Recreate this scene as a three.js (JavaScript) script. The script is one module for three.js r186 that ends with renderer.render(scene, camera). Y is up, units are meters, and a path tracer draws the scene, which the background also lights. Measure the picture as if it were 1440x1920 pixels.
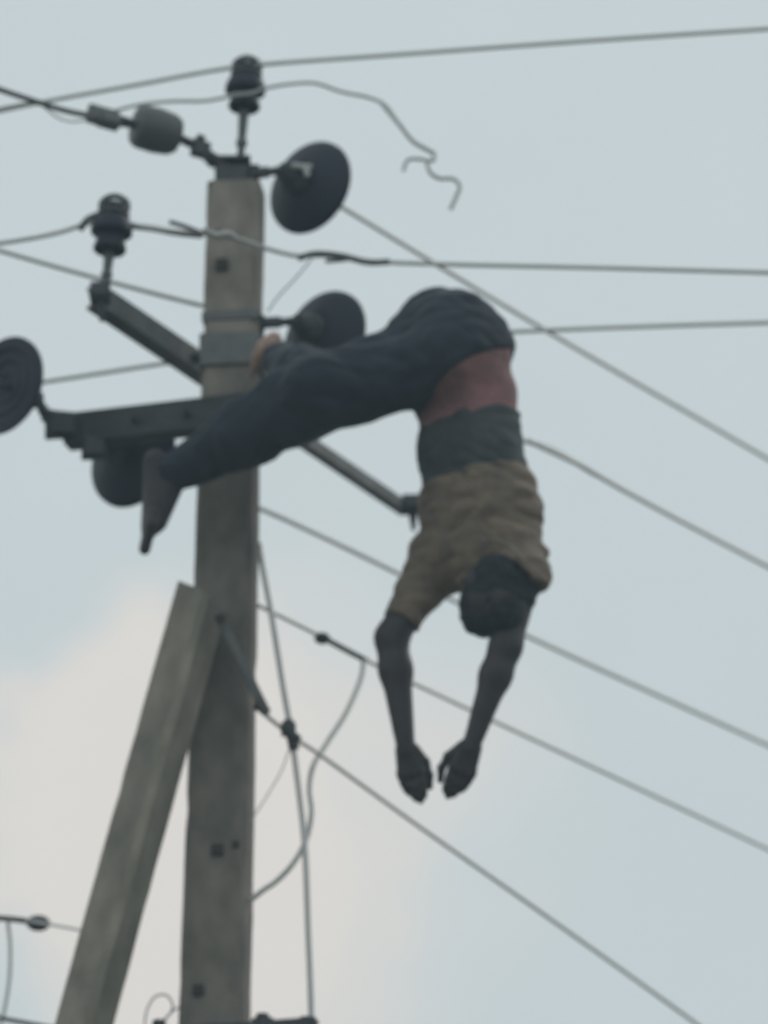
import * as THREE from 'three';
import { mergeGeometries } from 'three/addons/utils/BufferGeometryUtils.js';
import { ImprovedNoise } from 'three/addons/math/ImprovedNoise.js';

// ------------------------------------------------------------------ camera, sky, sun, exposure
const scene = new THREE.Scene();
const PITCH = 22 * Math.PI / 180, FOV = 10.6;
const CAM = new THREE.Vector3(0, 1.6, 14.4);
const camera = new THREE.PerspectiveCamera(FOV, 768 / 1024, 0.1, 4000);
camera.position.copy(CAM);
camera.lookAt(CAM.x, CAM.y + Math.sin(PITCH), CAM.z - Math.cos(PITCH));
camera.focus = 10.5; camera.userData.fStop = 4.6;         // a phone zoom that focused a little short
const renderer = new THREE.WebGLRenderer({ antialias: true });
renderer.toneMapping = THREE.LinearToneMapping;
renderer.toneMappingExposure = 1.0;
renderer.shadowMap.enabled = true;
const noise = new ImprovedNoise();
const fbm = (x, y, z, o = 4) => { let s = 0, a = 0.5; for (let i = 0; i < o; i++) { s += a * noise.noise(x, y, z); x = x * 2.03 + 3.1; y = y * 2.03 + 1.7; z = z * 2.03 + 5.3; a *= 0.5; } return s; };
const sstep = (a, b, x) => { const t = Math.min(1, Math.max(0, (x - a) / (b - a))); return t * t * (3 - 2 * t); };
{
  const W = 3072, H = 1536, data = new Float32Array(W * H * 4);
  const blue = [0.594, 0.668, 0.690], warm = [0.775, 0.745, 0.705], dull = [0.55, 0.62, 0.61];
  for (let j = 0; j < H; j++) {
    const el = ((j + 0.5) / H - 0.5) * Math.PI, cy = Math.cos(el), y = Math.sin(el);
    for (let i = 0; i < W; i++) {
      const az = ((i + 0.5) / W - 0.5) * 2 * Math.PI, x = Math.cos(az) * cy, z = Math.sin(az) * cy;
      const o = (j * W + i) * 4;
      // soft banks of stratus all round, warm where they thin out
      const wx = 0.25 * fbm(x * 5, y * 5, z * 5 + 9, 3);
      let c = sstep(0.05, 0.42, fbm(x * 3.4 + wx + 5.2, y * 6.5 + 2.2, z * 3.4 + wx, 4) + 0.10);
      // the bank that stands low behind the pole
      const ax = Math.atan2(x, -z) * 57.3, ey = el * 57.3, n = fbm(x * 20, y * 20, z * 20, 4) + (Math.hypot(ax, ey - 22) < 14 ? 0.35 * fbm(x * 75, y * 75, z * 75, 3) : 0);
      const d = Math.hypot((ax + 2.0) / 2.9, (ey - 18.5) / 3.0) + n * 0.75;
      c = Math.max(c * sstep(8, 14, Math.hypot(ax, ey - 22)), (1 - 0.45 * sstep(0.15, 0.9, -(ax + 2) / 2.5) * sstep(0, 1.6, 18.2 - ey)) * (1 - sstep(0.68 - 0.5 * sstep(-2.5, 0, ax), 1.15 + 0.45 * sstep(-2.5, 0, ax), d)));
      const g = sstep(0.1, 0.4, fbm(x * 4 + 40, y * 4, z * 4, 3) + 0.12) * 0.35;
      for (let k = 0; k < 3; k++) {
        let v = blue[k] + (dull[k] - blue[k]) * g; v += (warm[k] - v) * c;
        if (y < 0) v = 0.3;
        data[o + k] = v * (1 + 0.03 * n);
      }
      data[o + 3] = 1;
    }
  }
  const sky = new THREE.DataTexture(data, W, H, THREE.RGBAFormat, THREE.FloatType);
  sky.mapping = THREE.EquirectangularReflectionMapping; sky.magFilter = THREE.LinearFilter; sky.minFilter = THREE.LinearFilter;
  sky.wrapS = THREE.RepeatWrapping; sky.needsUpdate = true;
  scene.background = sky; scene.environment = sky;
}
const sun = new THREE.DirectionalLight(new THREE.Color(1, 0.96, 0.9), 0.6);
sun.position.set(7, 14, -5); sun.target.position.set(0, 7, 0);
sun.castShadow = true; sun.shadow.radius = 30; sun.shadow.mapSize.set(2048, 2048);
Object.assign(sun.shadow.camera, { left: -5, right: 5, top: 5, bottom: -8, near: 0.5, far: 40 });
scene.add(sun, sun.target);

scene.fog = new THREE.FogExp2(new THREE.Color(0.62, 0.83, 1.0), 0.0055);   // thin grey haze

// ------------------------------------------------------------------ helpers
const V = (x, y, z) => new THREE.Vector3(x, y, z);
const TH = Math.tan(FOV * Math.PI / 360), FW = V(0, Math.sin(PITCH), -Math.cos(PITCH)), UPV = V(0, Math.cos(PITCH), Math.sin(PITCH));
const ray = (px, py) => FW.clone().add(V((px - 720) / 960 * TH, 0, 0)).addScaledVector(UPV, (960 - py) / 960 * TH);
// survey: a sighted direction of the photograph and a distance (the plane z, or the height y) give a place in metres
const at = (px, py, z) => { const d = ray(px, py); return CAM.clone().addScaledVector(d, (z - CAM.z) / d.z); };
const atY = (px, py, y) => { const d = ray(px, py); return CAM.clone().addScaledVector(d, (y - CAM.y) / d.y); };
let seed = 7; const rnd = () => { seed = (seed * 1664525 + 1013904223) >>> 0; return seed / 4294967296; };
const taken = {};
const numbered = (n) => { const k = taken[n] = (taken[n] ?? -1) + 1; return k ? n + '_' + String(k).padStart(3, '0') : n; };
function thing(name, label, category, pos = V(0, 0, 0), group) {
  const o = new THREE.Group(); o.name = numbered(name); o.position.copy(pos); scene.add(o);
  o.userData = { label, category }; if (group) o.userData.group = group;
  return o;
}
function part(name, geos, mat, parent, label) {
  const list = Array.isArray(geos) ? geos : [geos];
  const g = list.length === 1 ? list[0] : mergeGeometries(list.map((q) => { const c = q.index ? q.toNonIndexed() : q; for (const k of Object.keys(c.attributes)) if (!['position', 'normal', 'uv'].includes(k)) c.deleteAttribute(k); return c; }));
  const m = new THREE.Mesh(g, mat); m.name = name; m.castShadow = m.receiveShadow = true; parent.add(m);
  if (label) m.userData.label = label;
  return m;
}
// geometry given in world metres, moved into a thing's own frame
const rel = (g, o) => g.translate(-o.position.x, -o.position.y, -o.position.z);
const basisTo = (dir, hint = V(0, 1, 0)) => {            // matrix whose y axis is dir
  const y = dir.clone().normalize(); let z = V(0, 0, 0).crossVectors(hint, y); if (z.length() < 1e-3) z = V(0, 0, 1).cross(y);
  z.normalize(); const x = V(0, 0, 0).crossVectors(y, z); return new THREE.Matrix4().makeBasis(x, y, z);
};
const rod = (a, b, r0, r1 = r0, seg = 12) => { const d = b.clone().sub(a), L = d.length(); const g = new THREE.CylinderGeometry(r1, r0, L, seg); g.applyMatrix4(basisTo(d)); const m = a.clone().add(b).multiplyScalar(0.5); return g.translate(m.x, m.y, m.z); };
const tube = (pts, r, seg, rs = 9) => new THREE.TubeGeometry(new THREE.CatmullRomCurve3(pts, false, 'centripetal'), seg ?? pts.length * 14, r, rs, false);
const lathe = (prof, seg = 40) => new THREE.LatheGeometry(prof.map(([r, y]) => new THREE.Vector2(r, y)), seg);
const bevelBox = (w, h, d, b = 0.003) => {
  const s = new THREE.Shape(); s.moveTo(-w / 2 + b, -h / 2 + b); s.lineTo(w / 2 - b, -h / 2 + b); s.lineTo(w / 2 - b, h / 2 - b); s.lineTo(-w / 2 + b, h / 2 - b); s.closePath();
  return new THREE.ExtrudeGeometry(s, { depth: d - 2 * b, bevelEnabled: true, bevelThickness: b, bevelSize: b, bevelSegments: 1 }).translate(0, 0, -d / 2 + b);
};
const place = (g, pos, m) => { if (m) g.applyMatrix4(m); return g.translate(pos.x, pos.y, pos.z); };
// steel channel between two points: web on the side "face", flanges up and down
function channel(a, b, h, w, t, face) {
  const s = new THREE.Shape();
  const P = [[0, -h / 2], [w, -h / 2], [w, -h / 2 + t], [t, -h / 2 + t * 1.4], [t, h / 2 - t * 1.4], [w, h / 2 - t], [w, h / 2], [0, h / 2]];
  P.forEach(([x, y], i) => i ? s.lineTo(x, y) : s.moveTo(x, y)); s.closePath();
  const d = b.clone().sub(a), L = d.length(); d.normalize();
  const g = new THREE.ExtrudeGeometry(s, { depth: L, bevelEnabled: true, bevelThickness: 0.0015, bevelSize: 0.0015, bevelSegments: 1 });
  const z = d, y = V(0, 1, 0); y.addScaledVector(z, -y.dot(z)).normalize(); let x = V(0, 0, 0).crossVectors(y, z);
  const m = new THREE.Matrix4().makeBasis(x, y, z);
  if (x.dot(face) > 0) { g.scale(-1, 1, 1); const ix = g.index; g.computeVertexNormals(); const p = g.attributes.position; for (let i = 0; i < p.count; i += 3) { for (const k of ['position', 'normal', 'uv']) { const q = g.attributes[k]; for (let c = 0; c < q.itemSize; c++) { const u = q.array[i * q.itemSize + c]; q.array[i * q.itemSize + c] = q.array[(i + 1) * q.itemSize + c]; q.array[(i + 1) * q.itemSize + c] = u; } } } g.computeVertexNormals(); }
  g.applyMatrix4(m);
  return g.translate(a.x, a.y, a.z);
}
// ---- textures
function noiseTex(n, f, srgb) {
  const d = new Uint8Array(n * n * 4);
  for (let j = 0; j < n; j++) for (let i = 0; i < n; i++) { const c = f(i / n, j / n); const o = (j * n + i) * 4; for (let k = 0; k < 3; k++) d[o + k] = Math.max(0, Math.min(255, c[k] * 255)); d[o + 3] = 255; }
  const t = new THREE.DataTexture(d, n, n, THREE.RGBAFormat); t.wrapS = t.wrapT = THREE.MirroredRepeatWrapping; t.magFilter = THREE.LinearFilter; t.minFilter = THREE.LinearMipmapLinearFilter; t.generateMipmaps = true;
  if (srgb) t.colorSpace = THREE.SRGBColorSpace; t.needsUpdate = true; return t;
}
const toS = (v) => v <= 0.0031308 ? v * 12.92 : 1.055 * Math.pow(v, 1 / 2.4) - 0.055;
const mixTex = (base, alt, fx, fy, amp, grain, n = 512) => noiseTex(n, (u, v) => {
  const a = sstep(-0.25, 0.35, fbm(u * fx, v * fy, 1.5, 5)) , s = 1 + amp * fbm(u * fx * 3, v * fy * 3, 7.7, 4) * 2 + grain * (noise.noise(u * 190, v * 190, 3.3));
  return base.map((b, k) => toS((b + (alt[k] - b) * a) * s));
}, true);
const bumpTex = (fx, fy, n = 512) => noiseTex(n, (u, v) => { const h = 0.5 + 0.6 * fbm(u * fx, v * fy, 2.2, 5) + 0.25 * noise.noise(u * 120, v * 120, 8.1); return [h, h, h]; });
const concMap = mixTex([0.285, 0.262, 0.228], [0.205, 0.190, 0.168], 3.2, 3.0, 0.26, 0.09), concBump = bumpTex(9, 9);
const strutMap = mixTex([0.268, 0.248, 0.208], [0.20, 0.187, 0.158], 3.4, 2.6, 0.28, 0.09);
const steelMap = mixTex([0.075, 0.082, 0.084], [0.045, 0.046, 0.045], 6, 6, 0.3, 0.06, 256), galvMap = mixTex([0.16, 0.17, 0.17], [0.10, 0.105, 0.10], 6, 6, 0.25, 0.05, 256);
const steelBump = bumpTex(12, 12, 256);
const M = {
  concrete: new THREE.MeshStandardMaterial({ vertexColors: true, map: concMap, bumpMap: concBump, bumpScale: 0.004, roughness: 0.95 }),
  strut: new THREE.MeshStandardMaterial({ vertexColors: true, map: strutMap, bumpMap: concBump, bumpScale: 0.005, roughness: 0.95 }),
  steel: new THREE.MeshStandardMaterial({ map: steelMap, bumpMap: steelBump, bumpScale: 0.001, roughness: 0.75, metalness: 0.15 }),
  galv: new THREE.MeshStandardMaterial({ map: galvMap, bumpMap: steelBump, bumpScale: 0.0008, roughness: 0.65, metalness: 0.2 }),
  rust: new THREE.MeshStandardMaterial({ color: new THREE.Color(0.06, 0.05, 0.045), roughness: 0.9, bumpMap: steelBump, bumpScale: 0.001 }),
  glaze: new THREE.MeshPhysicalMaterial({ color: new THREE.Color(0.022, 0.030, 0.042), roughness: 0.55, specularIntensity: 0.5, clearcoat: 0.05, clearcoatRoughness: 0.3 }),
  greyGlaze: new THREE.MeshPhysicalMaterial({ color: new THREE.Color(0.085, 0.095, 0.092), roughness: 0.5, clearcoat: 0.2, clearcoatRoughness: 0.4 }),
  alu: new THREE.MeshStandardMaterial({ color: new THREE.Color(0.575, 0.585, 0.575), roughness: 0.6, metalness: 0.75 }),
  darkWire: new THREE.MeshStandardMaterial({ color: new THREE.Color(0.10, 0.105, 0.10), roughness: 0.7 }),
  paleWire: new THREE.MeshStandardMaterial({ color: new THREE.Color(0.5, 0.52, 0.51), roughness: 0.6, metalness: 0.5 }),
};

// ------------------------------------------------------------------ ground
{
  const g = new THREE.CircleGeometry(2500, 96).rotateX(-Math.PI / 2);
  const uv = g.attributes.uv, p = g.attributes.position; for (let i = 0; i < p.count; i++) uv.setXY(i, p.getX(i) / 9, p.getZ(i) / 9);
  const t = mixTex([0.20, 0.17, 0.12], [0.10, 0.12, 0.06], 6, 6, 0.3, 0.1);
  const m = part('ground', g, new THREE.MeshStandardMaterial({ map: t, roughness: 1 }), scene);
  m.userData = { kind: 'structure', label: 'dry earth and grass ground around the pole' };
}

// ------------------------------------------------------------------ poles
// concrete shaft: chamfered rectangular rings along an axis, edges a little worn
function shaft(a, b, w0, d0, w1, d1, turn, rings, cut, worn) {
  const c = worn ? 0.016 : 0.014, axis = b.clone().sub(a), L = axis.length(); axis.normalize();
  const m = basisTo(axis, V(0, 0, 1)); const X = V(1, 0, 0); X.addScaledVector(axis, -X.dot(axis)).normalize(); const Z = V(0, 0, 0).crossVectors(X, axis);
  const pos = [], uv = [], idx = [], col = []; const N = 8; let shade = 1;
  const ring = (t) => {
    const w = (w0 + (w1 - w0) * t) / 2, d = (d0 + (d1 - d0) * t) / 2;
    return [[w - c, -d], [w, -d + c], [w, d - c], [w - c, d], [-w + c, d], [-w, d - c], [-w, -d + c], [-w + c, -d]].map(([x, z]) => { const cs = Math.cos(turn), sn = Math.sin(turn); return [x * cs - z * sn, x * sn + z * cs]; });
  };
  const faces = [];
  for (let i = 0; i <= rings; i++) {
    const t = i / rings, pts = ring(t).map(([x, z], k) => {
      let q = a.clone().addScaledVector(axis, L * t).addScaledVector(X, x).addScaledVector(Z, z);
      const e = 0.003 * noise.noise(q.x * 9 + k * 7.1, q.y * 3.3, k * 3.7) + 0.0012 * noise.noise(k * 5.1, q.y * 19, 2.2) - 0.004 * sstep(0.32, 0.55, noise.noise(k * 2.7, q.y * 7.7, 6.1));
      q.addScaledVector(X, x > 0 ? e : -e).addScaledVector(Z, z > 0 ? e : -e);
      if (cut && i === rings) { const h = cut.n.dot(cut.p.clone().sub(q)) / cut.n.dot(axis); q.addScaledVector(axis, h); }
      return q;
    });
    faces.push(pts);
  }
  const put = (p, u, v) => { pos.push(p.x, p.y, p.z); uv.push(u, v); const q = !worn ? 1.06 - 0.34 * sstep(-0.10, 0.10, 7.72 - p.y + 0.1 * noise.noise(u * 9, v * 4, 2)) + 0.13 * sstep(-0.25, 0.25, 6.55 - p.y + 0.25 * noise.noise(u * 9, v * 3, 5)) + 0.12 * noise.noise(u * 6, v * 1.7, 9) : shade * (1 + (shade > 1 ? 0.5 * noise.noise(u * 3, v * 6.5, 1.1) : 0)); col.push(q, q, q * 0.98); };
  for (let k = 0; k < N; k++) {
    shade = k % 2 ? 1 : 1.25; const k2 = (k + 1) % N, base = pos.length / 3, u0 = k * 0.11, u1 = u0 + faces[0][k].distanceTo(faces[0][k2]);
    for (let i = 0; i <= rings; i++) { put(faces[i][k], u0, L * i / rings); put(faces[i][k2], u1, L * i / rings); }
    for (let i = 0; i < rings; i++) { const q = base + i * 2; idx.push(q, q + 2, q + 1, q + 1, q + 2, q + 3); }
  }
  const base = pos.length / 3; faces[rings].forEach((p, k) => put(p, k * 0.03, 0.1 * (k % 3))); for (let k = 1; k < N - 1; k++) idx.push(base, base + k + 1, base + k);
  const g = new THREE.BufferGeometry(); g.setAttribute('position', new THREE.Float32BufferAttribute(pos, 3)); g.setAttribute('uv', new THREE.Float32BufferAttribute(uv, 2)); g.setAttribute('color', new THREE.Float32BufferAttribute(col, 3)); g.setIndex(idx); g.computeVertexNormals();
  return g;
}
const poleTop = at(443, 354, 0), poleLow = at(402.5, 1920, 0), poleDir = poleTop.clone().sub(poleLow).normalize();
const poleBase = poleLow.clone().addScaledVector(poleDir, -(poleLow.y + 0.3) / poleDir.y);
const onPole = (py, px, lift = 0.072) => { const p = at(px, py, lift); return p; };
const pole = thing('utility_pole', 'tall weathered grey concrete power pole standing upright at left of centre', 'power pole', V(poleBase.x, 0, poleBase.z));
{
  const L = poleTop.distanceTo(poleBase), k = (0.028 / poleTop.distanceTo(poleLow));
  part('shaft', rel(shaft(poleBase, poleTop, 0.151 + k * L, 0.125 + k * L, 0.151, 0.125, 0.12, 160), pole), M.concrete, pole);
  const nut = (px, py, s) => { const p = onPole(py, px, 0.062 + 0.01 * (py - 350) / 1500 + 0.004); return rel(place(bevelBox(s, s, 0.02, 0.003), p), pole); };
  part('bolt_plate', nut(416, 496, 0.034), M.rust, pole); part('bolt_plate', nut(412, 437, 0.02), M.rust, pole);
  part('bolt_plate', nut(408, 1594, 0.032), M.rust, pole); part('bolt_plate', nut(442, 1584, 0.02), M.rust, pole); part('bolt_plate', nut(413, 1158, 0.03), M.rust, pole);
  part('bolt_plate', nut(372, 1856, 0.03), M.rust, pole);
  // clamp plates where the arms are bolted on
  const c0 = at(434, 640, 0), yaw = 0.12;
  const plate = (w, h, d, dx, dz, py) => { const p = at(437, py, 0); dx *= 0.985; dz *= 0.86; w = w > 0.1 ? w * 0.97 : w; if (d > 0.1) d *= 0.86; const g = bevelBox(w, h, d, 0.003); g.translate(dx, 0, dz); g.rotateY(-yaw); return rel(place(g, p), pole); };
  part('clamp_band', [plate(0.176, 0.10, 0.012, 0, 0.082, 672), plate(0.012, 0.10, 0.15, 0.083, 0, 672), plate(0.012, 0.10, 0.15, -0.083, 0, 672), plate(0.176, 0.10, 0.012, 0, -0.082, 672)], M.galv, pole);
  part('clamp_band', [plate(0.166, 0.03, 0.006, 0, 0.077, 608), plate(0.006, 0.03, 0.146, 0.08, 0, 608), plate(0.006, 0.03, 0.146, -0.08, 0, 608), plate(0.166, 0.03, 0.006, 0, -0.077, 608)], M.galv, pole);
  // the bracket on the very top
  const t = poleTop, tb = (w, h, d, px, py, z) => rel(place(bevelBox(w, h, d, 0.004), at(px, py, z)), pole);
  part('top_bracket', [tb(0.092, 0.085, 0.012, 433, 334, 0.05), tb(0.092, 0.085, 0.012, 433, 330, -0.045), tb(0.105, 0.014, 0.11, 436, 309, 0), tb(0.05, 0.035, 0.05, 470, 324, 0.0),
    rel(rod(at(394, 346, 0.05), at(440, 344, 0.05), 0.007), pole), rel(rod(at(470, 352, 0.03), at(470, 318, 0.03), 0.006), pole), rel(rod(at(400, 312, 0.02), at(388, 300, 0.03), 0.009), pole)], M.steel, pole);
}
const strut = thing('strut_pole', 'leaning grey concrete strut pole propped against the upright pole', 'strut pole', V(0, 0, 0));
{
  const a = at(369, 1150, 0.155), b = at(157, 1922, 0.20), d = a.clone().sub(b).normalize(), top = a.clone().addScaledVector(d, 0.0), base = b.clone().addScaledVector(d, -(b.y + 0.3) / d.y);
  strut.position.set(base.x, 0, base.z);
  const p0 = at(332, 1089, 0.155), p1 = at(405, 1140, 0.155), e = p1.clone().sub(p0).normalize();
  const cut = { p: p0, n: V(-e.y, e.x, 0) }; if (cut.n.y < 0) cut.n.negate();
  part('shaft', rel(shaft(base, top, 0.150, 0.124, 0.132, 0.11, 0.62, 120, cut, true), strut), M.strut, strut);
  // strap bolted over the joint
  const q0 = at(408, 1150, 0.24), q1 = at(500, 1338, 0.13);
  const sd = q1.clone().sub(q0), g = bevelBox(0.03, sd.length(), 0.01, 0.002); g.applyMatrix4(basisTo(sd)); const mid = q0.clone().add(q1).multiplyScalar(0.5);
  part('brace_strap', rel(place(g, mid), strut), M.galv, strut);
  part('bolt', rel(rod(at(478, 1322, 0.12), at(504, 1336, 0.12), 0.013, 0.011, 6), strut), M.rust, strut);
  part('bolt', rel(rod(at(412, 1160, 0.23), at(412, 1160, 0.26), 0.014, 0.014, 6), strut), M.rust, strut);
}

// ------------------------------------------------------------------ cross arms
// arm running from the near left to the far right, behind the pole
const armY = at(192, 553, 0.34).y, aL = at(192, 553, 0.34), aR = atY(768, 944, armY), aDir = aR.clone().sub(aL).normalize();
const armB = thing('cross_arm', 'long grey steel arm slanting from upper left down behind the person', 'cross arm', aL.clone());
{
  part('channel', rel(channel(aL, aL.clone().lerp(aR, 0.52), 0.064, 0.05, 0.007, V(0, 0, 1)), armB), M.galv, armB);
  part('extension_bar', rel(channel(aL.clone().lerp(aR, 0.44).add(V(0, -0.004, -0.03)), aR.clone().add(V(0, -0.004, -0.03)), 0.034, 0.03, 0.005, V(0, 0, 1)), armB), M.galv, armB);
  for (const [e, s] of [[aL, 1], [aR, -1]]) {
    const p = e.clone().addScaledVector(aDir, s * -0.012);
    part('end_clamp', [rel(place(bevelBox(0.055, 0.055, 0.05, 0.006), p), armB), rel(rod(p.clone().add(V(0.004, -0.02, 0.0)), p.clone().add(V(0.006, -0.085, 0)), 0.016, 0.006, 8), armB),
      rel(rod(p.clone().add(V(-0.03, -0.01, 0.02)), p.clone().add(V(0.03, -0.01, 0.02)), 0.012, 0.012, 6), armB)], M.steel, armB);
  }
  const ts = [0.3, 0.37];
  for (const t of ts) { const p = aL.clone().lerp(aR, t).add(V(0, 0, 0.012)); part('bolt', rel(rod(p, p.clone().add(V(-0.015, 0, 0.025)), 0.012, 0.012, 6), armB), M.rust, armB); }
}
// arm on the front of the pole
const fM = at(440, 766, 0.125), fL = atY(120, 803, fM.y), fDir = fM.clone().sub(fL).normalize(), fR = fM.clone().addScaledVector(fDir, 0.30);
const armF = thing('cross_arm', 'dark steel channel arm level across the front of the pole', 'cross arm', fL.clone());
{
  part('channel', rel(channel(fL, fR, 0.088, 0.06, 0.008, V(0, 0, 1)), armF), M.steel, armF);
  const p = at(118, 797, fL.z);
  part('end_bracket', [rel(place(bevelBox(0.085, 0.07, 0.05, 0.008), at(116, 798, fL.z + 0.01)), armF), rel(place(bevelBox(0.075, 0.075, 0.04, 0.012), at(178, 838, fL.z + 0.01)), armF), rel(rod(at(92, 770, fL.z + 0.03), at(92, 822, fL.z + 0.03), 0.012), armF), rel(rod(at(88, 776, fL.z), at(150, 782, fL.z), 0.014, 0.014, 8), armF)], M.steel, armF);
  for (const px of [255, 352]) { const q = at(px, 803 - (px - 120) * 0.117, 0); const w = fL.clone().addScaledVector(fDir, (q.x - fL.x) / fDir.x).add(V(0, 0, 0.005)); part('bolt', rel(rod(w, w.clone().add(V(0, 0, 0.022)), 0.011, 0.011, 6), armF), M.rust, armF); }
}
// lower arm, only its top peeps in at the foot of the picture
const lM = at(403, 1945, 0.14), lL = atY(262, 1950, lM.y), lR = atY(590, 1926, lM.y);
const armL = thing('cross_arm', 'lower steel arm barely showing at the bottom edge below the pole', 'cross arm', lL.clone());
part('channel', rel(channel(lL, lR, 0.055, 0.04, 0.006, V(0, 0, 1)), armL), M.steel, armL);
for (const [px, py, h] of [[298, 1934, 0.05], [492, 1918, 0.04], [574, 1922, 0.035]]) {
  const p = at(px, py, lM.z + 0.01);
  part('bolt', [rel(rod(p.clone().add(V(0, -0.04, 0)), p.clone().add(V(0, h * 0.6, 0)), 0.02, 0.018, 8), armL), rel(rod(p.clone().add(V(-0.03, 0, 0)), p.clone().add(V(0.03, 0.004, 0)), 0.014, 0.012, 6), armL)], M.steel, armL);
}

// ------------------------------------------------------------------ insulators
function pinInsulator(foot, top, label, s = 1) {         // foot: where the pin leaves its arm; top: crown of the porcelain
  const d = top.clone().sub(foot), L = d.length(), m = basisTo(d);
  const o = thing('pin_insulator', label, 'insulator', foot.clone());
  const H = 0.150 * s, y0 = L - H;
  const up = (g) => g.applyMatrix4(m);
  part('pin', [up(lathe([[0, -0.02], [0.014, -0.02], [0.014, 0.03], [0.011, 0.04], [0.011, y0 * 0.35], [0.016, y0 * 0.36], [0.016, y0 * 0.45], [0.012, y0 * 0.46], [0.0145, y0 * 0.8], [0.0145, y0 + 0.02], [0, y0 + 0.02]], 16))], M.galv, o);
  part('porcelain', up(lathe([[0.013, y0 + 0.012 * s], [0.036, y0 + 0.01 * s], [0.043, y0], [0.047, y0 + 0.006 * s], [0.043, y0 + 0.022 * s], [0.036, y0 + 0.034 * s], [0.037, y0 + 0.042 * s], [0.050, y0 + 0.046 * s], [0.058, y0 + 0.05 * s],
    [0.0595, y0 + 0.057 * s], [0.055, y0 + 0.077 * s], [0.046, y0 + 0.092 * s], [0.039, y0 + 0.098 * s], [0.037, y0 + 0.108 * s], [0.041, y0 + 0.116 * s], [0.041, y0 + 0.124 * s], [0.034, y0 + 0.131 * s], [0.0, y0 + 0.133 * s]])), M.glaze, o);
  const y1 = y0 + 0.12 * s, arc = [];
  for (let i = 0; i <= 10; i++) { const a = Math.PI * i / 10; arc.push(V(-0.038 * Math.cos(a), y1 + 0.034 * s * Math.pow(Math.sin(a), 0.5), 0.006 * Math.sin(a * 3))); }
  part('tie_wire', [up(tube(arc, 0.0085, 30, 7)), up(new THREE.TorusGeometry(0.041, 0.006, 6, 24).rotateX(Math.PI / 2).translate(0, y0 + 0.104 * s, 0))], M.darkWire, o);
  return o;
}
pinInsulator(at(450, 312, 0.0), at(464, 112, 0.0), 'dark pin insulator upright on top of the concrete pole', 1.06);
pinInsulator(at(197, 545, 0.34), at(216, 372, 0.34), 'dark pin insulator standing on the left end of the slanting arm', 1.1);
// disc: cap towards the structure, pin away from it
function discInsulator(c, axis, link, label, R = 0.1275, S = 1.13) {
  const o = thing('disc_insulator', label, 'insulator', c.clone());
  const m = basisTo(axis.clone().negate()), up = (g) => g.scale(S, S, S).applyMatrix4(m);   // y points back to the cap
  part('shell', up(lathe([[0.0, -0.012], [0.028, -0.014], [0.034, -0.02], [0.042, -0.02], [0.046, -0.016], [0.062, -0.016], [0.067, -0.024], [0.074, -0.024], [0.079, -0.018], [0.094, -0.019], [0.099, -0.027], [0.106, -0.027], [0.111, -0.022],
    [R - 0.006, -0.027], [R, -0.024], [R - 0.001, -0.016], [0.115, -0.004], [0.092, 0.012], [0.062, 0.026], [0.045, 0.034], [0, 0.036]], 64)), M.glaze, o);
  part('cap', up(lathe([[0, 0.028], [0.041, 0.028], [0.042, 0.04], [0.038, 0.065], [0.028, 0.08], [0.022, 0.098], [0.016, 0.102], [0, 0.102]], 28)), M.steel, o);
  part('ball_pin', up(lathe([[0, -0.085], [0.013, -0.085], [0.015, -0.07], [0.009, -0.06], [0.009, -0.012], [0, -0.012]], 14)), M.galv, o);
  if (link) {
    const capEnd = axis.clone().normalize().multiplyScalar(-0.11), l = link.clone().sub(c);
    const mid = capEnd.clone().lerp(l, 0.5), d = l.clone().sub(capEnd).normalize();
    part('link', [rod(capEnd, capEnd.clone().lerp(l, 0.45), 0.015, 0.012, 8), place(bevelBox(0.03, capEnd.distanceTo(l) * 0.5, 0.022, 0.004), capEnd.clone().lerp(l, 0.7), basisTo(d)), rod(l.clone().add(V(0, -0.022, 0)), l.clone().add(V(0, 0.022, 0)), 0.010)], M.steel, o);
  }
  return o;
}
const AWAY = V(0.585, -0.03, -0.811).normalize(), NEAR = V(-0.72, 0.0, 0.62).normalize();
const D1 = at(573, 346, -0.12), D2 = at(600, 628, -0.10), D3 = at(240, 853, fL.z - 0.17), D4 = at(20, 728, fL.z + 0.18);
const disc1 = discInsulator(D1, AWAY, at(472, 326, -0.01), 'round dark disc insulator to the right of the pole top');
part('painted_glint', [rel(rod(at(548, 311, -0.01), at(584, 313, -0.03), 0.008), disc1), rel(rod(at(572, 316, -0.02), at(577, 330, -0.02), 0.009), disc1)], M.paleWire, disc1);  // pale rods that paint the bright glint on the disc cap
discInsulator(D2, AWAY, at(490, 606, 0.0), 'round dark disc insulator right of the pole, partly behind the legs');
discInsulator(D3, AWAY, D3.clone().addScaledVector(AWAY, -0.2), 'dark disc insulator hanging behind the front arm, left of the pole', 0.1275, 1.18);
discInsulator(D4, V(-0.62, 0, 0.74).normalize(), at(84, 776, fL.z + 0.02), 'dark disc insulator on the outer end of the front arm at the left edge');
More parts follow.
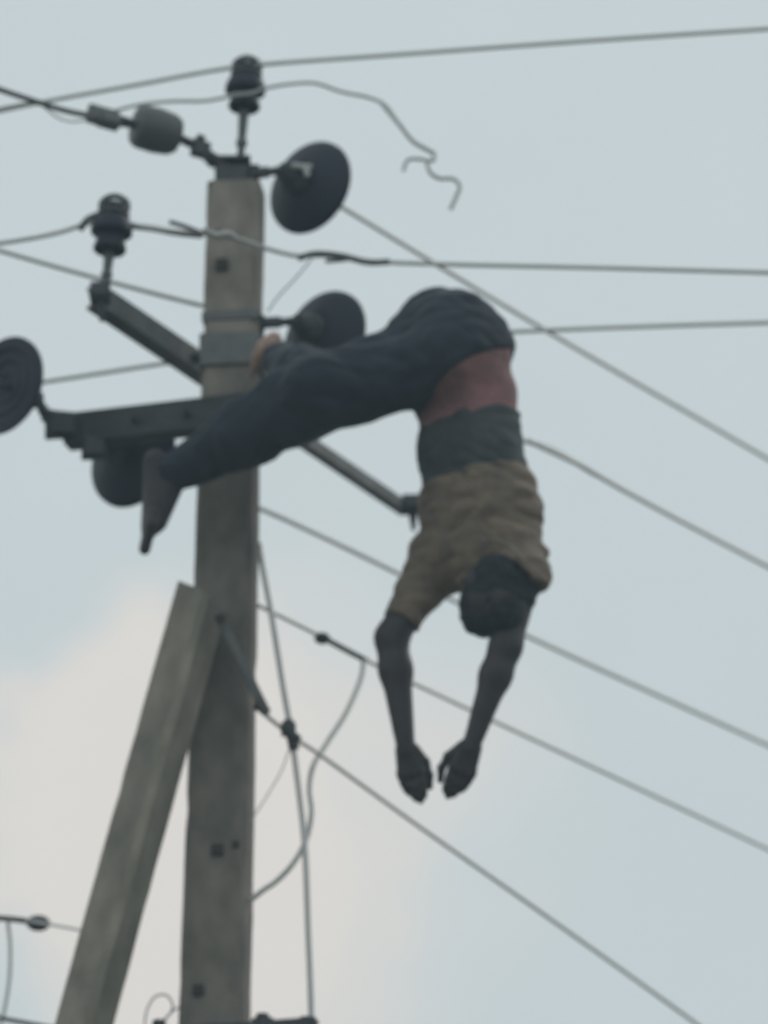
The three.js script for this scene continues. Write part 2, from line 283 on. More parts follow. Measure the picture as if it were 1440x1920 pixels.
// grey strain string on the cable from the upper left
{
  const c = at(292, 245, 0.12), o = thing('strain_insulator', 'pale grey strain insulator with clamp strung at the upper left of the pole top', 'insulator', c.clone());
  const dir = at(345, 262, 0.08).sub(at(165, 212, 0.20)).normalize(), m = basisTo(dir), tilt = new THREE.Matrix4().makeRotationZ(-0.12);
  const up = (g, p) => rel(place(g.applyMatrix4(m), p), o);
  part('porcelain', up(lathe([[0, -0.072], [0.03, -0.072], [0.055, -0.066], [0.064, -0.05], [0.066, 0.0], [0.060, 0.045], [0.05, 0.063], [0.022, 0.072], [0, 0.072]], 28), at(294, 245, 0.12)), M.greyGlaze, o);
  part('clamp_body', [up(bevelBox(0.052, 0.09, 0.04, 0.008), at(193, 219, 0.18)), up(bevelBox(0.03, 0.06, 0.055, 0.006), at(205, 228, 0.18))], M.galv, o);
  part('clevis', [rel(rod(at(222, 226, 0.17), at(258, 235, 0.15), 0.017, 0.012), o)], M.steel, o);
  part('turnbuckle', [rel(rod(at(334, 258, 0.1), at(372, 276, 0.07), 0.013), o), up(bevelBox(0.05, 0.055, 0.03, 0.006), at(376, 280, 0.07)), rel(rod(at(372, 270, 0.07), at(378, 256, 0.07), 0.014), o), rel(rod(at(378, 282, 0.07), at(424, 316, 0.02), 0.016, 0.02), o), rel(rod(at(384, 300, 0.06), at(398, 290, 0.06), 0.012), o)], M.steel, o);
}

// ------------------------------------------------------------------ wires
function wire(name, label, category, pts, r, mat, seg) {
  const o = thing(name, label, category, pts[0].clone());
  part('strand', rel(tube(pts, r, seg), o), mat, o); return o;
}
const splice = (o, pts, r, mat = M.darkWire, name = 'splice') => part(name, [rel(tube(pts, r, 40, 7), o)], mat, o);
// straight run that leaves the picture at (1440, py) in the direction of the far line
function awayRun(start, py, len, sag = 0.1) {
  let z = start.z - 1.386 * (1440 - 720) / 667; for (let i = 0; i < 6; i++) { const e = at(1440, py, z); z = start.z - 1.386 * (e.x - start.x); }
  const e = at(1440, py, z), d = e.clone().sub(start), far = start.clone().addScaledVector(d.clone().normalize(), len);
  far.y += 0.0; const mid = start.clone().lerp(e, 0.5); mid.y -= sag * 0.1;
  return [start, mid, e, e.clone().lerp(far, 0.4), far];
}
const R0 = 0.0066;
// the line crossing from left to right over the pins
wire('conductor', 'topmost bare wire, running over the insulator on the pole top', 'wire',
  [at(-900, 395, 0.5), at(-160, 243, 0.15), at(75, 192, 0.06), at(250, 160, 0.02), at(425, 128, 0), at(500, 120, 0), at(720, 104, 0), at(1080, 78, 0.02), at(1440, 54, 0.05), at(2300, 2, 0.1), at(4300, -110, 0.2)], R0, M.alu, 160);
{
  const o = wire('conductor', 'bare wire with rough repair wrap passing in front of the pole', 'wire',
    [at(-900, 560, 0.6), at(0, 456, 0.38), at(110, 436, 0.35), at(168, 418, 0.35), at(215, 412, 0.34), at(262, 424, 0.34), at(380, 439, 0.22), at(440, 446, 0.14), at(500, 466, 0.1), at(560, 480, 0.08), at(610, 479, 0.06), at(700, 490, 0.04), at(860, 496, 0), at(1080, 501, 0), at(1440, 511, 0), at(2400, 540, 0), at(4200, 590, 0)], R0, M.alu, 260);
  splice(o, [at(250, 424, 0.335), at(285, 428, 0.3), at(330, 436, 0.27), at(378, 441, 0.225)], 0.0095);
  splice(o, [at(318, 416, 0.275), at(345, 424, 0.26), at(376, 436, 0.225)], 0.007);
  splice(o, [at(560, 484, 0.085), at(590, 476, 0.07), at(640, 480, 0.06), at(690, 492, 0.045), at(730, 491, 0.04)], 0.0092);
  splice(o, [at(610, 490, 0.06), at(636, 488, 0.06), at(668, 484, 0.06)], 0.006);
  splice(o, [at(382, 432, 0.222), at(402, 440, 0.2), at(425, 437, 0.17), at(440, 444, 0.14)], 0.0085, M.paleWire, 'bright_wrap');
  splice(o, [at(150, 430, 0.352), at(164, 412, 0.352), at(184, 403, 0.35)], 0.010);
  part('loose_strand', rel(tube([at(502, 584, 0.09), at(522, 556, 0.09), at(552, 524, 0.085), at(584, 486, 0.075)], 0.0022), o), M.darkWire, o);
}
wire('conductor', 'thin straight wire passing behind the pole and the hips to the right edge', 'wire',
  [at(-900, 868, -0.6), at(90, 715, -0.5), at(375, 672, -0.5), at(640, 641, -0.5), at(940, 623, -0.5), at(1440, 605, -0.5), at(2500, 585, -0.5), at(4300, 560, -0.5)], R0, M.alu, 160);
wire('conductor', 'bare wire from the left edge to the back of the pole below the bolt plate', 'wire',
  [at(-1200, 110, 1.2), at(0, 470, 0.05), at(180, 521, -0.06), at(375, 572, -0.14), at(440, 585, -0.1)], R0, M.alu, 90);
// the line leaving to the far right
wire('conductor', 'slanting wire from the pole-top disc insulator to the right edge', 'wire', awayRun(D1.clone().addScaledVector(AWAY, 0.08), 860, 32), R0 * 1.1, M.alu, 120);
{
  const s = D2.clone().addScaledVector(AWAY, 0.08), run = awayRun(s, 1062, 32);
  const o = wire('conductor', 'slanting wire emerging right of the dark undershirt, with a slight bend', 'wire', [s, at(800, 782, -0.42), at(985, 826, -0.74), at(1040, 845, -0.84), at(1130, 897, -1.0), run[2], run[3], run[4]], R0 * 1.15, M.alu, 150);
  splice(o, [at(990, 827, -0.745), at(1040, 845, -0.84), at(1120, 891, -0.985)], 0.0085, M.alu, 'clamp_sleeve');
}
wire('conductor', 'slanting wire from the hidden left disc insulator, crossing behind the shirt', 'wire', [D3.clone().addScaledVector(AWAY, 0.08), ...(() => { const s = at(490, 954, D3.z - 0.5); return [s, ...awayRun(s, 1397, 32).slice(1)]; })()], R0 * 1.1, M.alu, 150);
{
  const s = at(486, 1136, -0.05), run = awayRun(s, 1592, 32);
  const o = wire('service_wire', 'lower slanting wire with a small dark dead-end knot right of the pole', 'wire', [s, at(600, 1192, -0.28), at(690, 1240, -0.46), at(880, 1330, -0.86), run[2], run[3], run[4]], R0 * 0.9, M.alu, 150);
  splice(o, [at(596, 1190, -0.27), at(640, 1214, -0.36), at(686, 1238, -0.45)], 0.0085, M.steel, 'dead_end_grip');
  part('knot', rel(place(new THREE.SphereGeometry(0.021, 14, 10).scale(1.1, 0.8, 1), at(604, 1197, -0.28)), o), M.steel, o);
}
{
  const s = at(480, 1326, 0.06), run = [s, at(545, 1378, 0.02), at(600, 1415, -0.1), at(780, 1545, -0.5), at(1000, 1700, -1.0), at(1300, 1915, -1.7), at(1800, 2290, -2.9)];
  const o = wire('service_wire', 'lowest slanting wire, running from the strap bolt to the bottom right', 'wire', run, R0 * 0.95, M.alu, 120);
}
{
  const low = at(584, 1925, 0.14);
  const o = wire('stay_cable', 'thick grey vertical cable hanging close to the right side of the pole', 'cable', [at(486, 1020, 0.06), at(492, 1060, 0.09), at(512, 1170, 0.12), at(532, 1295, 0.13), at(546, 1375, 0.13), at(560, 1480, 0.13), at(571, 1580, 0.14), at(578, 1750, 0.14), low, V(low.x + 0.02, 2.5, 0.14), V(low.x + 0.02, 0.0, 0.16)], 0.0085, M.alu, 200);
  part('connector', [rel(tube([at(540, 1352, 0.135), at(546, 1380, 0.14), at(552, 1405, 0.135)], 0.015, 20), o), rel(place(bevelBox(0.04, 0.032, 0.04, 0.006), at(541, 1368, 0.14)), o), rel(rod(at(530, 1362, 0.15), at(560, 1388, 0.15), 0.013, 0.013, 8), o)], M.steel, o);
}
wire('jumper_wire', 'loose jumper wire looping from the dead-end knot back to the pole', 'wire', [at(682, 1238, -0.44), at(678, 1268, -0.4), at(650, 1335, -0.3), at(612, 1395, -0.2), at(586, 1440, -0.12), at(580, 1480, -0.08), at(584, 1525, -0.03), at(572, 1580, 0.0), at(546, 1624, 0.03), at(515, 1655, 0.04), at(495, 1668, 0.05), at(468, 1690, 0.05)], 0.0075, M.paleWire, 120);
wire('jumper_wire', 'faint thin strand beside the pole under the cable connector', 'wire', [at(545, 1395, 0.12), at(530, 1440, 0.1), at(505, 1485, 0.08), at(470, 1540, 0.06)], 0.002, M.paleWire, 40);
{
  const o = wire('jumper_wire', 'frayed loose wire curling off the pole-top insulator to the right', 'wire',
    [at(172, 222, 0.18), at(215, 208, 0.16), at(262, 196, 0.12), at(320, 190, 0.08), at(385, 189, 0.05), at(415, 184, 0.06), at(440, 178, 0.065), at(470, 175, 0.065), at(500, 165, 0.06), at(540, 158, 0.05), at(590, 156, 0.03), at(640, 172, 0), at(695, 184, 0), at(722, 197, 0), at(748, 232, 0), at(775, 265, 0), at(800, 280, 0), at(817, 288, 0)], 0.0052, M.paleWire, 200);
  splice(o, [at(716, 193, 0), at(748, 232, 0), at(775, 265, 0), at(800, 280, 0), at(816, 289, 0)], 0.0068, M.paleWire, 'insulation');
  part('frayed_end', rel(tube([at(814, 285, 0), at(813, 300, 0.01), at(802, 302, 0.02), at(806, 322, 0.02), at(822, 334, 0.01), at(850, 336, 0), at(862, 348, 0), at(855, 370, 0), at(845, 392, 0)], 0.0062, 90, 7), o), M.paleWire, o);
  part('frayed_end', rel(tube([at(806, 303, 0.01), at(786, 298, 0.02), at(765, 300, 0.02), at(756, 320, 0.02)], 0.0055, 40, 7), o), M.paleWire, o);
}
wire('cable', 'dark thick cable reaching the grey strain insulator from the left edge', 'cable', [at(-1200, -250, 1.6), at(-300, 62, 0.5), at(0, 168, 0.26), at(75, 193, 0.23), at(120, 207, 0.21), at(185, 220, 0.18)], 0.0085, M.darkWire, 100);
wire('jumper_wire', 'slack tail strand under the dark cable at upper left', 'wire', [at(80, 198, 0.22), at(112, 222, 0.2), at(140, 228, 0.19), at(168, 222, 0.18)], 0.003, M.alu, 40);
wire('tail_wire', 'short wire tail crossing the topmost wire at the left edge', 'wire', [at(-160, 232, 0.2), at(0, 203, 0.2), at(60, 194, 0.2), at(100, 203, 0.21)], 0.0045, M.alu, 50);
// lower left
{
  const o = wire('service_wire', 'thin wire with a dark grip near the lower left, fastened to the strut', 'wire', [at(-300, 1702, -0.6), at(0, 1721, -0.6), at(45, 1726, -0.6), at(80, 1731, -0.5), at(140, 1742, -0.3), at(205, 1754, 0.12)], 0.0042, M.alu, 90);
  splice(o, [at(-20, 1720, -0.6), at(20, 1723, -0.6), at(60, 1728, -0.6)], 0.0085, M.steel, 'dead_end_grip');
  part('knot', rel(place(new THREE.SphereGeometry(0.03, 14, 10).scale(1.15, 0.75, 1), at(72, 1731, -0.6)), o), M.steel, o);
}
wire('jumper_wire', 'drooping wire hanging down at the lower left edge', 'wire', [at(14, 1724, -0.6), at(19, 1770, -0.6), at(18, 1830, -0.6), at(9, 1890, -0.6), at(-8, 1960, -0.6)], 0.0058, M.alu, 60);
wire('cable', 'dark cable just entering at the bottom left corner', 'cable', [at(-160, 1880, -0.6), at(0, 1909, -0.6), at(70, 1922, -0.6), at(280, 1960, -0.5)], 0.0068, M.darkWire, 60);
wire('jumper_wire', 'small thin wire loop at the bottom beside the pole', 'wire', [at(270, 1935, 0.1), at(276, 1893, 0.1), at(292, 1868, 0.1), at(312, 1866, 0.1), at(324, 1884, 0.09), at(318, 1902, 0.08), at(302, 1918, 0.1), at(325, 1895, 0.06), at(345, 1884, 0.04)], 0.003, M.alu, 90);

// ------------------------------------------------------------------ the person
// signed distance pieces, joined smoothly and meshed with surface nets
const cap = (a, b, ra, rb) => ({ ax: a.x, ay: a.y, az: a.z, bx: b.x - a.x, by: b.y - a.y, bz: b.z - a.z, ra, rb, il: 1 / Math.max(1e-9, a.distanceToSquared(b)) });
const dist = (c, x, y, z) => { const px = x - c.ax, py = y - c.ay, pz = z - c.az; let t = (px * c.bx + py * c.by + pz * c.bz) * c.il; t = t < 0 ? 0 : t > 1 ? 1 : t; return Math.hypot(px - t * c.bx, py - t * c.by, pz - t * c.bz) - (c.ra + (c.rb - c.ra) * t); };
const smin = (a, b, k) => { const h = Math.max(k - Math.abs(a - b), 0) / k; return Math.min(a, b) - h * h * k * 0.25; };
const field = (caps, k) => (x, y, z) => { let d = 1e3; for (const c of caps) { const e = dist(c, x, y, z); d = e - d > k ? d : smin(d, e, k); } return d; };
function bounds(caps, pad) { const lo = V(1e9, 1e9, 1e9), hi = V(-1e9, -1e9, -1e9); for (const c of caps) for (const [p, r] of [[V(c.ax, c.ay, c.az), c.ra], [V(c.ax + c.bx, c.ay + c.by, c.az + c.bz), c.rb]]) { lo.min(p.clone().addScalar(-r - pad)); hi.max(p.clone().addScalar(r + pad)); } return [lo, hi]; }
function nets(f, lo, hi, s) {
  const nx = Math.ceil((hi.x - lo.x) / s) + 1, ny = Math.ceil((hi.y - lo.y) / s) + 1, nz = Math.ceil((hi.z - lo.z) / s) + 1;
  const v = new Float32Array(nx * ny * nz), id = new Int32Array(nx * ny * nz).fill(-1), at3 = (i, j, k) => (k * ny + j) * nx + i;
  for (let k = 0; k < nz; k++) for (let j = 0; j < ny; j++) for (let i = 0; i < nx; i++) v[at3(i, j, k)] = f(lo.x + i * s, lo.y + j * s, lo.z + k * s);
  const pos = [], idx = [], E = [[0, 1], [2, 3], [4, 5], [6, 7], [0, 2], [1, 3], [4, 6], [5, 7], [0, 4], [1, 5], [2, 6], [3, 7]];
  for (let k = 0; k < nz - 1; k++) for (let j = 0; j < ny - 1; j++) for (let i = 0; i < nx - 1; i++) {
    const c = []; let neg = 0; for (let q = 0; q < 8; q++) { const w = v[at3(i + (q & 1), j + (q >> 1 & 1), k + (q >> 2))]; c.push(w); if (w < 0) neg++; }
    if (!neg || neg === 8) continue;
    let x = 0, y = 0, z = 0, n = 0; for (const [a, b] of E) if ((c[a] < 0) !== (c[b] < 0)) { const t = c[a] / (c[a] - c[b]); x += (a & 1) + t * ((b & 1) - (a & 1)); y += (a >> 1 & 1) + t * ((b >> 1 & 1) - (a >> 1 & 1)); z += (a >> 2) + t * ((b >> 2) - (a >> 2)); n++; }
    id[at3(i, j, k)] = pos.length / 3; pos.push(lo.x + (i + x / n) * s, lo.y + (j + y / n) * s, lo.z + (k + z / n) * s);
  }
  for (let k = 1; k < nz - 1; k++) for (let j = 1; j < ny - 1; j++) for (let i = 1; i < nx - 1; i++) {
    const a = v[at3(i, j, k)] < 0;
    const quad = (p, q, r, t, flip) => { if (p < 0 || q < 0 || r < 0 || t < 0) return; flip ? idx.push(p, r, q, p, t, r) : idx.push(p, q, r, p, r, t); };
    if (a !== v[at3(i + 1, j, k)] < 0) quad(id[at3(i, j - 1, k - 1)], id[at3(i, j, k - 1)], id[at3(i, j, k)], id[at3(i, j - 1, k)], !a);
    if (a !== v[at3(i, j + 1, k)] < 0) quad(id[at3(i - 1, j, k - 1)], id[at3(i - 1, j, k)], id[at3(i, j, k)], id[at3(i, j, k - 1)], !a);
    if (a !== v[at3(i, j, k + 1)] < 0) quad(id[at3(i - 1, j - 1, k)], id[at3(i, j - 1, k)], id[at3(i, j, k)], id[at3(i - 1, j, k)], !a);
  }
  const nor = new Float32Array(pos.length), uv = new Float32Array(pos.length / 3 * 2), h = s * 0.5;
  for (let q = 0; q < pos.length; q += 3) { const [x, y, z] = [pos[q], pos[q + 1], pos[q + 2]]; const a = f(x + h, y, z) - f(x - h, y, z), b = f(x, y + h, z) - f(x, y - h, z), c = f(x, y, z + h) - f(x, y, z - h), l = Math.hypot(a, b, c) || 1; nor[q] = a / l; nor[q + 1] = b / l; nor[q + 2] = c / l; uv[q / 3 * 2] = (x + z * 0.6) * 2; uv[q / 3 * 2 + 1] = y * 2; }
  const g = new THREE.BufferGeometry(); g.setAttribute('position', new THREE.Float32BufferAttribute(pos, 3)); g.setAttribute('normal', new THREE.BufferAttribute(nor, 3)); g.setAttribute('uv', new THREE.BufferAttribute(uv, 2)); g.setIndex(idx);
  return g;
}
// joints (sighted in the photograph, each at its own distance)
const J = {
  hipN: at(855, 672, 0.46), hipF: at(818, 652, 0.27), kneeA: at(546, 766, 0.40), ankA: at(322, 890, 0.20), kneeB: at(590, 724, 0.50), ankB: at(522, 672, 0.17),
  p0: at(838, 632, 0.37), p1: at(874, 740, 0.37), p2: at(882, 850, 0.37), p3: at(900, 950, 0.37), p4: at(908, 1030, 0.37), neck: at(930, 1080, 0.41), head: at(929, 1118, 0.46),
  shL: at(818, 1052, 0.27), elL: at(734, 1196, 0.29), wrL: at(760, 1396, 0.28), tipL: at(778, 1504, 0.27),
  shR: at(979, 1076, 0.47), elR: at(948, 1212, 0.47), wrR: at(886, 1392, 0.44), tipR: at(846, 1508, 0.42),
};
const person = thing('person', 'person in dark trousers and brown shirt hanging head down over the arm, arms dangling', 'person', J.p0.clone());
const side = J.shR.clone().sub(J.shL).normalize();       // across the shoulders
const off = (p, k) => p.clone().addScaledVector(side, k);
const mixv = (a, b, t) => a.clone().lerp(b, t);
const torso = (e) => {
  const L = []; const pts = [J.p0, J.p1, J.p2, J.p3, J.p4], r = [0.105, 0.098, 0.098, 0.104, 0.105], w = [0.045, 0.048, 0.052, 0.058, 0.066];
  for (const s of [-1, 1]) for (let i = 0; i < 4; i++) L.push(cap(off(pts[i], s * w[i]), off(pts[i + 1], s * w[i + 1]), r[i] + e, r[i + 1] + e));
  return L;
};
const pelvis = (e) => [cap(J.hipN, J.hipF, 0.118 + e, 0.112 + e), cap(at(862, 622, 0.43), at(822, 612, 0.29), 0.104 + e, 0.10 + e), cap(at(900, 655, 0.43), at(900, 660, 0.33), 0.085 + e, 0.085 + e)];
const legs = (e) => [cap(J.hipN, J.kneeA, 0.094 + e, 0.060 + e), cap(J.kneeA, mixv(J.kneeA, J.ankA, 0.35), 0.062 + e, 0.058 + e), cap(mixv(J.kneeA, J.ankA, 0.35), J.ankA, 0.058 + e, 0.036 + e * 0.3),
  cap(J.hipF, J.kneeB, 0.084 + e, 0.060 + e), cap(J.kneeB, mixv(J.kneeB, J.ankB, 0.35), 0.060 + e, 0.055 + e), cap(mixv(J.kneeB, J.ankB, 0.35), J.ankB, 0.055 + e, 0.036 + e)];
const upperArms = (e) => [cap(J.shL, J.elL, 0.056 + e, 0.043 + e), cap(J.shR, J.elR, 0.054 + e, 0.042 + e)];
const foreArms = () => [cap(J.elL, mixv(J.elL, J.wrL, 0.3), 0.042, 0.043), cap(mixv(J.elL, J.wrL, 0.3), J.wrL, 0.043, 0.027), cap(J.elR, mixv(J.elR, J.wrR, 0.3), 0.041, 0.041), cap(mixv(J.elR, J.wrR, 0.3), J.wrR, 0.041, 0.026)];
const shoulders = (e) => [cap(J.p4, J.shL, 0.085 + e, 0.062 + e), cap(J.p4, J.shR, 0.085 + e, 0.060 + e), cap(J.p4, J.neck, 0.08 + e, 0.06 + e)];
// hand: palm, four fingers of three bones, thumb off the side
function hand(w, tip, curlDir, latDir, curl, open = 0) {
  const d = tip.clone().sub(w).normalize(), n = curlDir.clone().addScaledVector(d, -curlDir.dot(d)).normalize(); let l = V(0, 0, 0).crossVectors(d, n); if (l.dot(latDir) < 0) l.negate();
  const P = (a, b, c) => w.clone().addScaledVector(d, a).addScaledVector(l, b).addScaledVector(n, c), L = [];
  for (const s of [-0.026, -0.009, 0.009, 0.026]) L.push(cap(P(0.012, s * 0.55, 0), P(0.082, s, 0.006), 0.0165, 0.0125));
  const len = [0.070, 0.078, 0.073, 0.058], bs = [0.030, 0.0105, -0.0095, -0.029];
  for (let i = 0; i < 4; i++) {
    let p = P(0.084 - Math.abs(i - 1) * 0.004, bs[i], 0.006), a = curl * (0.6 + 0.16 * i);
    [0.45, 0.32, 0.23].forEach((f, k) => { const q = p.clone().addScaledVector(d, Math.cos(a) * len[i] * f).addScaledVector(n, Math.sin(a) * len[i] * f).addScaledVector(l, -bs[i] * 0.10); L.push(cap(p, q, 0.0102 - k * 0.0006, 0.0098 - k * 0.0006)); p = q; a += curl * 0.75; });
  }
  const t0 = P(0.022, 0.022, 0.006), t1 = P(0.055, 0.041 + open * 0.6, 0.022), t2 = P(0.090, 0.043 + open, 0.034), t3 = P(0.120, 0.036 + open * 0.5, 0.044);
  L.push(cap(t0, t1, 0.017, 0.0125), cap(t1, t2, 0.0115, 0.0105), cap(t2, t3, 0.0105, 0.009));
  L.push(cap(w.clone().addScaledVector(d, -0.05), P(0.02, 0, 0), 0.027, 0.022));
  return L;
}
function foot(ank, toe, sole) {
  const d = toe.clone().sub(ank).normalize(), n = sole.clone().addScaledVector(d, -sole.dot(d)).normalize(), l = V(0, 0, 0).crossVectors(d, n);
  const P = (a, b, c) => ank.clone().addScaledVector(d, a * 1.3).addScaledVector(l, b).addScaledVector(n, c), L = [];
  L.push(cap(P(-0.01, 0, -0.012), P(0.10, 0.005, 0.016), 0.048, 0.032), cap(P(-0.035, 0, 0.035), P(0, 0, 0), 0.033, 0.036), cap(P(-0.03, 0, 0.035), P(0.115, 0.012, 0.03), 0.032, 0.026), cap(P(-0.01, 0, 0.035), P(0.11, -0.022, 0.034), 0.026, 0.017), cap(P(0, 0, 0), P(0.11, 0.012, 0.022), 0.034, 0.02), cap(P(0.1, 0.026, 0.03), P(0.12, -0.03, 0.034), 0.018, 0.015));
  const tl = [0.056, 0.054, 0.048, 0.042, 0.034]; for (let i = 0; i < 5; i++) { const b = 0.032 - i * 0.0165; L.push(cap(P(0.118 - i * 0.006, b, 0.03), P(0.118 - i * 0.006 + tl[i] * 0.75, b * 1.05, 0.036), i ? 0.014 : 0.017, i ? 0.013 : 0.016)); }
  return L;
}
const skinMat = new THREE.MeshStandardMaterial({ map: mixTex([0.042, 0.034, 0.032], [0.030, 0.026, 0.027], 8, 8, 0.15, 0.03, 256), roughness: 0.6, bumpMap: steelBump, bumpScale: 0.0006 });
const soleMat = new THREE.MeshStandardMaterial({ map: mixTex([0.52, 0.36, 0.28], [0.36, 0.24, 0.19], 9, 9, 0.15, 0.03, 256), roughness: 0.7 });
{
  const body = [];
  const coarse = [...torso(-0.006), ...pelvis(-0.01), ...legs(-0.012), ...shoulders(-0.008), ...upperArms(0), ...foreArms(), cap(J.neck, J.head, 0.056, 0.06)];
  const add = (caps, k, cell) => { const [lo, hi] = bounds(caps, cell * 2); body.push(nets(field(caps, k), lo, hi, cell)); };
  add(coarse, 0.03, 0.012);
  add(hand(J.wrL, J.tipL, V(0.35, 0, -1), V(1, 0, 0.3), 0.28), 0.009, 0.0033);
  add(hand(J.wrR, J.tipR, V(-0.35, 0, -1), V(-1, 0, 0.35), 0.30, 0.007), 0.009, 0.0033);
  add(foot(at(312, 896, 0.2), at(298, 1044, 0.2), V(-1, 0, 0.25)), 0.012, 0.004);
  // head, crown down, turned away: face side = f, chin up
  const H = J.head, f = V(-0.52, 0.16, -0.84).normalize(), c = V(-0.30, -0.95, 0.05).normalize(), s = V(0, 0, 0).crossVectors(f, c).normalize();
  const P = (a, b, e) => H.clone().addScaledVector(f, a).addScaledVector(c, b).addScaledVector(s, e);
  const headCaps = [cap(P(-0.018, 0.025, -0.014), P(-0.018, 0.025, 0.014), 0.082, 0.082), cap(P(0.02, 0.03, -0.012), P(0.02, 0.03, 0.012), 0.07, 0.07), cap(P(0.03, -0.01, 0), P(0.045, -0.075, 0), 0.058, 0.036), cap(P(0.078, -0.012, 0), P(0.104, -0.036, 0), 0.010, 0.013),
    cap(P(0.078, 0.008, -0.03), P(0.083, 0.006, 0.03), 0.016, 0.016), cap(P(0.079, -0.058, -0.016), P(0.079, -0.058, 0.016), 0.008, 0.008), cap(P(0.076, -0.07, -0.012), P(0.076, -0.07, 0.012), 0.008, 0.008),
    cap(P(-0.01, -0.005, 0.089), P(-0.014, -0.035, 0.086), 0.016, 0.010), cap(P(-0.01, -0.005, -0.089), P(-0.014, -0.035, -0.086), 0.016, 0.010), cap(P(-0.02, -0.02, 0), J.neck, 0.062, 0.056)];
  const eyes = [cap(P(0.084, -0.008, -0.031), P(0.084, -0.008, -0.030), 0.012, 0.012), cap(P(0.084, -0.008, 0.030), P(0.084, -0.008, 0.031), 0.012, 0.012)];
  add(headCaps, 0.018, 0.0042); add(eyes, 0.004, 0.003);
  const foot2 = foot(at(508, 660, 0.14), at(484, 690, -0.06), V(-0.75, 0.45, 0.5));
  const m = part('body', body.map((g) => rel(g, person)), skinMat, person);
  // hair: a close shell over the crown and the back of the head
  const hf0 = field([cap(P(-0.02, 0.014, -0.018), P(-0.02, 0.014, 0.018), 0.081, 0.081), cap(P(0.0, 0.032, -0.014), P(0.0, 0.032, 0.014), 0.075, 0.075), cap(P(-0.05, 0.058, -0.01), P(0.02, 0.064, 0.012), 0.056, 0.056), cap(P(-0.035, -0.04, -0.035), P(-0.035, -0.04, 0.035), 0.062, 0.062)], 0.02);
  const hf = (x, y, z) => { const q = V(x, y, z).sub(H), a = q.dot(f), b = q.dot(c); return Math.max(hf0(x, y, z) + 0.006 * noise.noise(x * 34, y * 34, z * 34) + 0.003 * noise.noise(x * 150, y * 150, z * 150), (a - 0.03 - 0.75 * b) * 0.8, -0.09 - b); };
  part('hair', rel(nets(hf, H.clone().addScalar(-0.16), H.clone().addScalar(0.16), 0.0045), person), new THREE.MeshStandardMaterial({ color: new THREE.Color(0.014, 0.015, 0.017), roughness: 0.85 }), person);
  const soleCaps = [cap(at(502, 652, 0.16), at(488, 676, 0.11), 0.030, 0.026), cap(at(488, 676, 0.11), at(478, 690, 0.095), 0.024, 0.014), cap(at(514, 636, 0.16), at(500, 660, 0.15), 0.022, 0.028)];
  const [lo, hi] = bounds(soleCaps, 0.01); part('foot', rel(nets(field(soleCaps, 0.015), lo, hi, 0.004), person), soleMat, person, 'pale bare foot against the pole');
}
// clothes follow the same bones a little further out, ending at hems
const clothBump = noiseTex(256, (u, v) => { const h = 0.5 + 0.25 * Math.sin(u * 420) * Math.sin(v * 420) + 0.3 * fbm(u * 14, v * 14, 4.4, 3); return [h, h, h]; });
const clothMat = (a, b) => new THREE.MeshPhysicalMaterial({ map: mixTex(a, b, 7, 7, 0.14, 0.05, 256), roughness: 0.95, sheen: 0.8, sheenColor: new THREE.Color(0.30, 0.34, 0.32), sheenRoughness: 0.6, bumpMap: clothBump, bumpScale: 0.0012 });
const folds = (x, y, z, a, fx, fy, fz) => a * (0.9 * (0.5 - Math.abs(noise.noise(x * fx * 1.1 + 0.8 * noise.noise(x * 6, y * 6, z * 6), y * fy * 1.25 + 7, z * fz * 1.1) * 2.2)) + noise.noise(x * fx, y * fy, z * fz) + 0.5 * noise.noise(x * fx * 2.1 + 3, y * fy * 2.1, z * fz * 2.1));
const plane = (p, n) => { const m = n.clone().normalize(); return (x, y, z) => (x - p.x) * m.x + (y - p.y) * m.y + (z - p.z) * m.z; };   // > 0 is cut away
function garment(name, caps, k, fold, cuts, mat, cell, label, extra) {
  const f0 = field(caps, k), [lo, hi] = bounds(caps, 0.025);
  const f = garment.last = (x, y, z) => { let d = f0(x, y, z); if (d < 0.06 && d > -0.06) d += folds(x, y, z, ...fold); for (const c of cuts) { const e = c(x, y, z); if (e > d) d = e; } return d; };
  return part(name, rel(nets(f, lo, hi, cell), person), mat, person, label);
}
const spine = J.p3.clone().sub(J.p1).normalize();
const cutRed = plane(at(870, 728, 0.37), at(900, 800, 0.37).sub(at(836, 705, 0.37)));     // slanting waist
const cuffA = J.ankA.clone().sub(J.kneeA), cuffB = J.ankB.clone().sub(J.kneeB);
const cutA = (x, y, z) => x > J.kneeA.x ? -1 : plane(mixv(J.kneeA, J.ankA, 1.02), cuffA)(x, y, z);
const cutB = (x, y, z) => { const e = plane(mixv(J.kneeB, J.ankB, 0.95), cuffB)(x, y, z); return (Math.hypot(x - J.ankB.x, y - J.ankB.y, z - J.ankB.z) < 0.12) ? e : -1; };
const legCaps = [cap(at(562, 796, 0.42), at(553, 826, 0.42), 0.018, 0.005), ...legs(0.018), cap(J.kneeA, mixv(J.kneeA, J.ankA, 0.4), 0.086, 0.080), cap(mixv(J.kneeA, J.ankA, 0.4), mixv(J.kneeA, J.ankA, 1.0), 0.080, 0.046), cap(mixv(J.hipN, J.kneeA, 0.6), J.kneeA, 0.082, 0.086), ...pelvis(0.006), ...torso(0.004).filter((_, i) => i % 4 < 2)];
garment('trousers', legCaps, 0.05, [0.006, 10, 14, 10], [cutRed, cutA, cutB], clothMat([0.025, 0.034, 0.047], [0.018, 0.026, 0.037]), 0.009);
const T = torso(0);
const seg = (e) => torso(e);
const y1 = at(880, 795, 0.37), y2 = at(890, 905, 0.37);
const inv = (c) => (x, y, z) => -c(x, y, z);
const pull = plane(y1, spine), hem = plane(y2, spine);
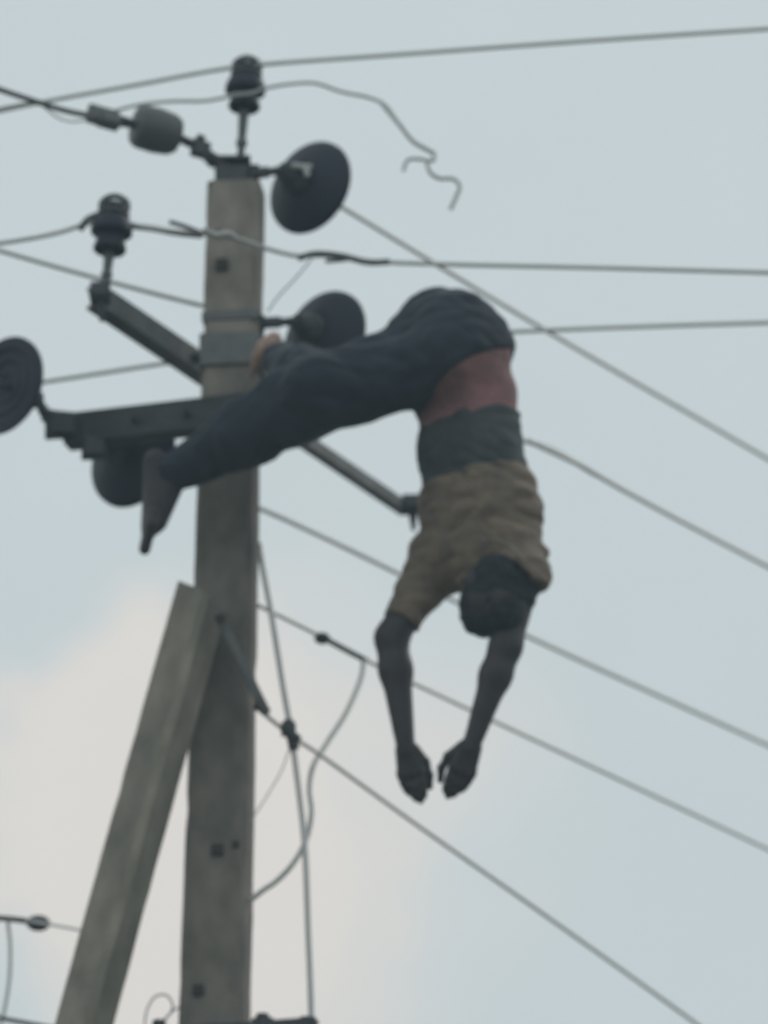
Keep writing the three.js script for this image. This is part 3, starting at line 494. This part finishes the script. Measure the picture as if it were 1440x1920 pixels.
garment('waist_cloth', [...seg(0.003), ...pelvis(0.002)], 0.03, [0.004, 14, 9, 14], [(x, y, z) => -cutRed(x, y, z) - 0.02, (x, y, z) => pull(x, y, z) - 0.02], clothMat([0.32, 0.165, 0.165], [0.225, 0.125, 0.13]), 0.008, 'dull red cloth at the waist');
garment('undershirt', seg(0.008), 0.03, [0.005, 9, 16, 9], [(x, y, z) => -pull(x, y, z) + 0.008 * noise.noise(x * 20, 1, z * 20), (x, y, z) => hem(x, y, z) - 0.03], clothMat([0.065, 0.072, 0.072], [0.05, 0.056, 0.06]), 0.008, 'dark undershirt above the red cloth');
const slL = plane(mixv(J.shL, J.elL, 0.80), J.elL.clone().sub(J.shL)), slR = plane(mixv(J.shR, J.elR, 0.2), J.elR.clone().sub(J.shR).add(V(0.05, 0, 0)));
const cutL = (x, y, z) => x < at(830, 1100, 0.3).x ? slL(x, y, z) : -1, cutR = (x, y, z) => x > at(866, 1100, 0.4).x ? slR(x, y, z) : -1;
const cutC = (x, y, z) => 0.113 - Math.hypot(x - J.head.x, y - J.head.y + 0.024, (z - J.head.z - 0.03) * 0.8);
garment('shirt', [...seg(0.015), ...shoulders(0.014), cap(J.shL, J.elL, 0.072, 0.055), cap(J.shR, J.elR, 0.064, 0.06)], 0.035, [0.0085, 9, 15, 9], [(x, y, z) => -hem(x, y, z) + 0.008 * noise.noise(x * 12, 2, z * 12), cutL, cutR, cutC], clothMat([0.205, 0.160, 0.115], [0.145, 0.118, 0.092]), 0.008, 'brown short-sleeved shirt fallen towards the shoulders');
{
  const f = garment.last, q = [[902, 1012], [930, 1014], [955, 1026], [975, 1044], [990, 1062]].map(([px, py]) => { const p = at(px, py, 0.75); const d = p.clone().sub(CAM).normalize(); for (let i = 0; i < 300 && f(p.x, p.y, p.z) > -0.002; i++) p.addScaledVector(d, 0.002); return p; });
  part('collar', rel(tube(q, 0.0075, 40), person), clothMat([0.24, 0.20, 0.17], [0.20, 0.17, 0.145]), person);
}

renderer.render(scene, camera);
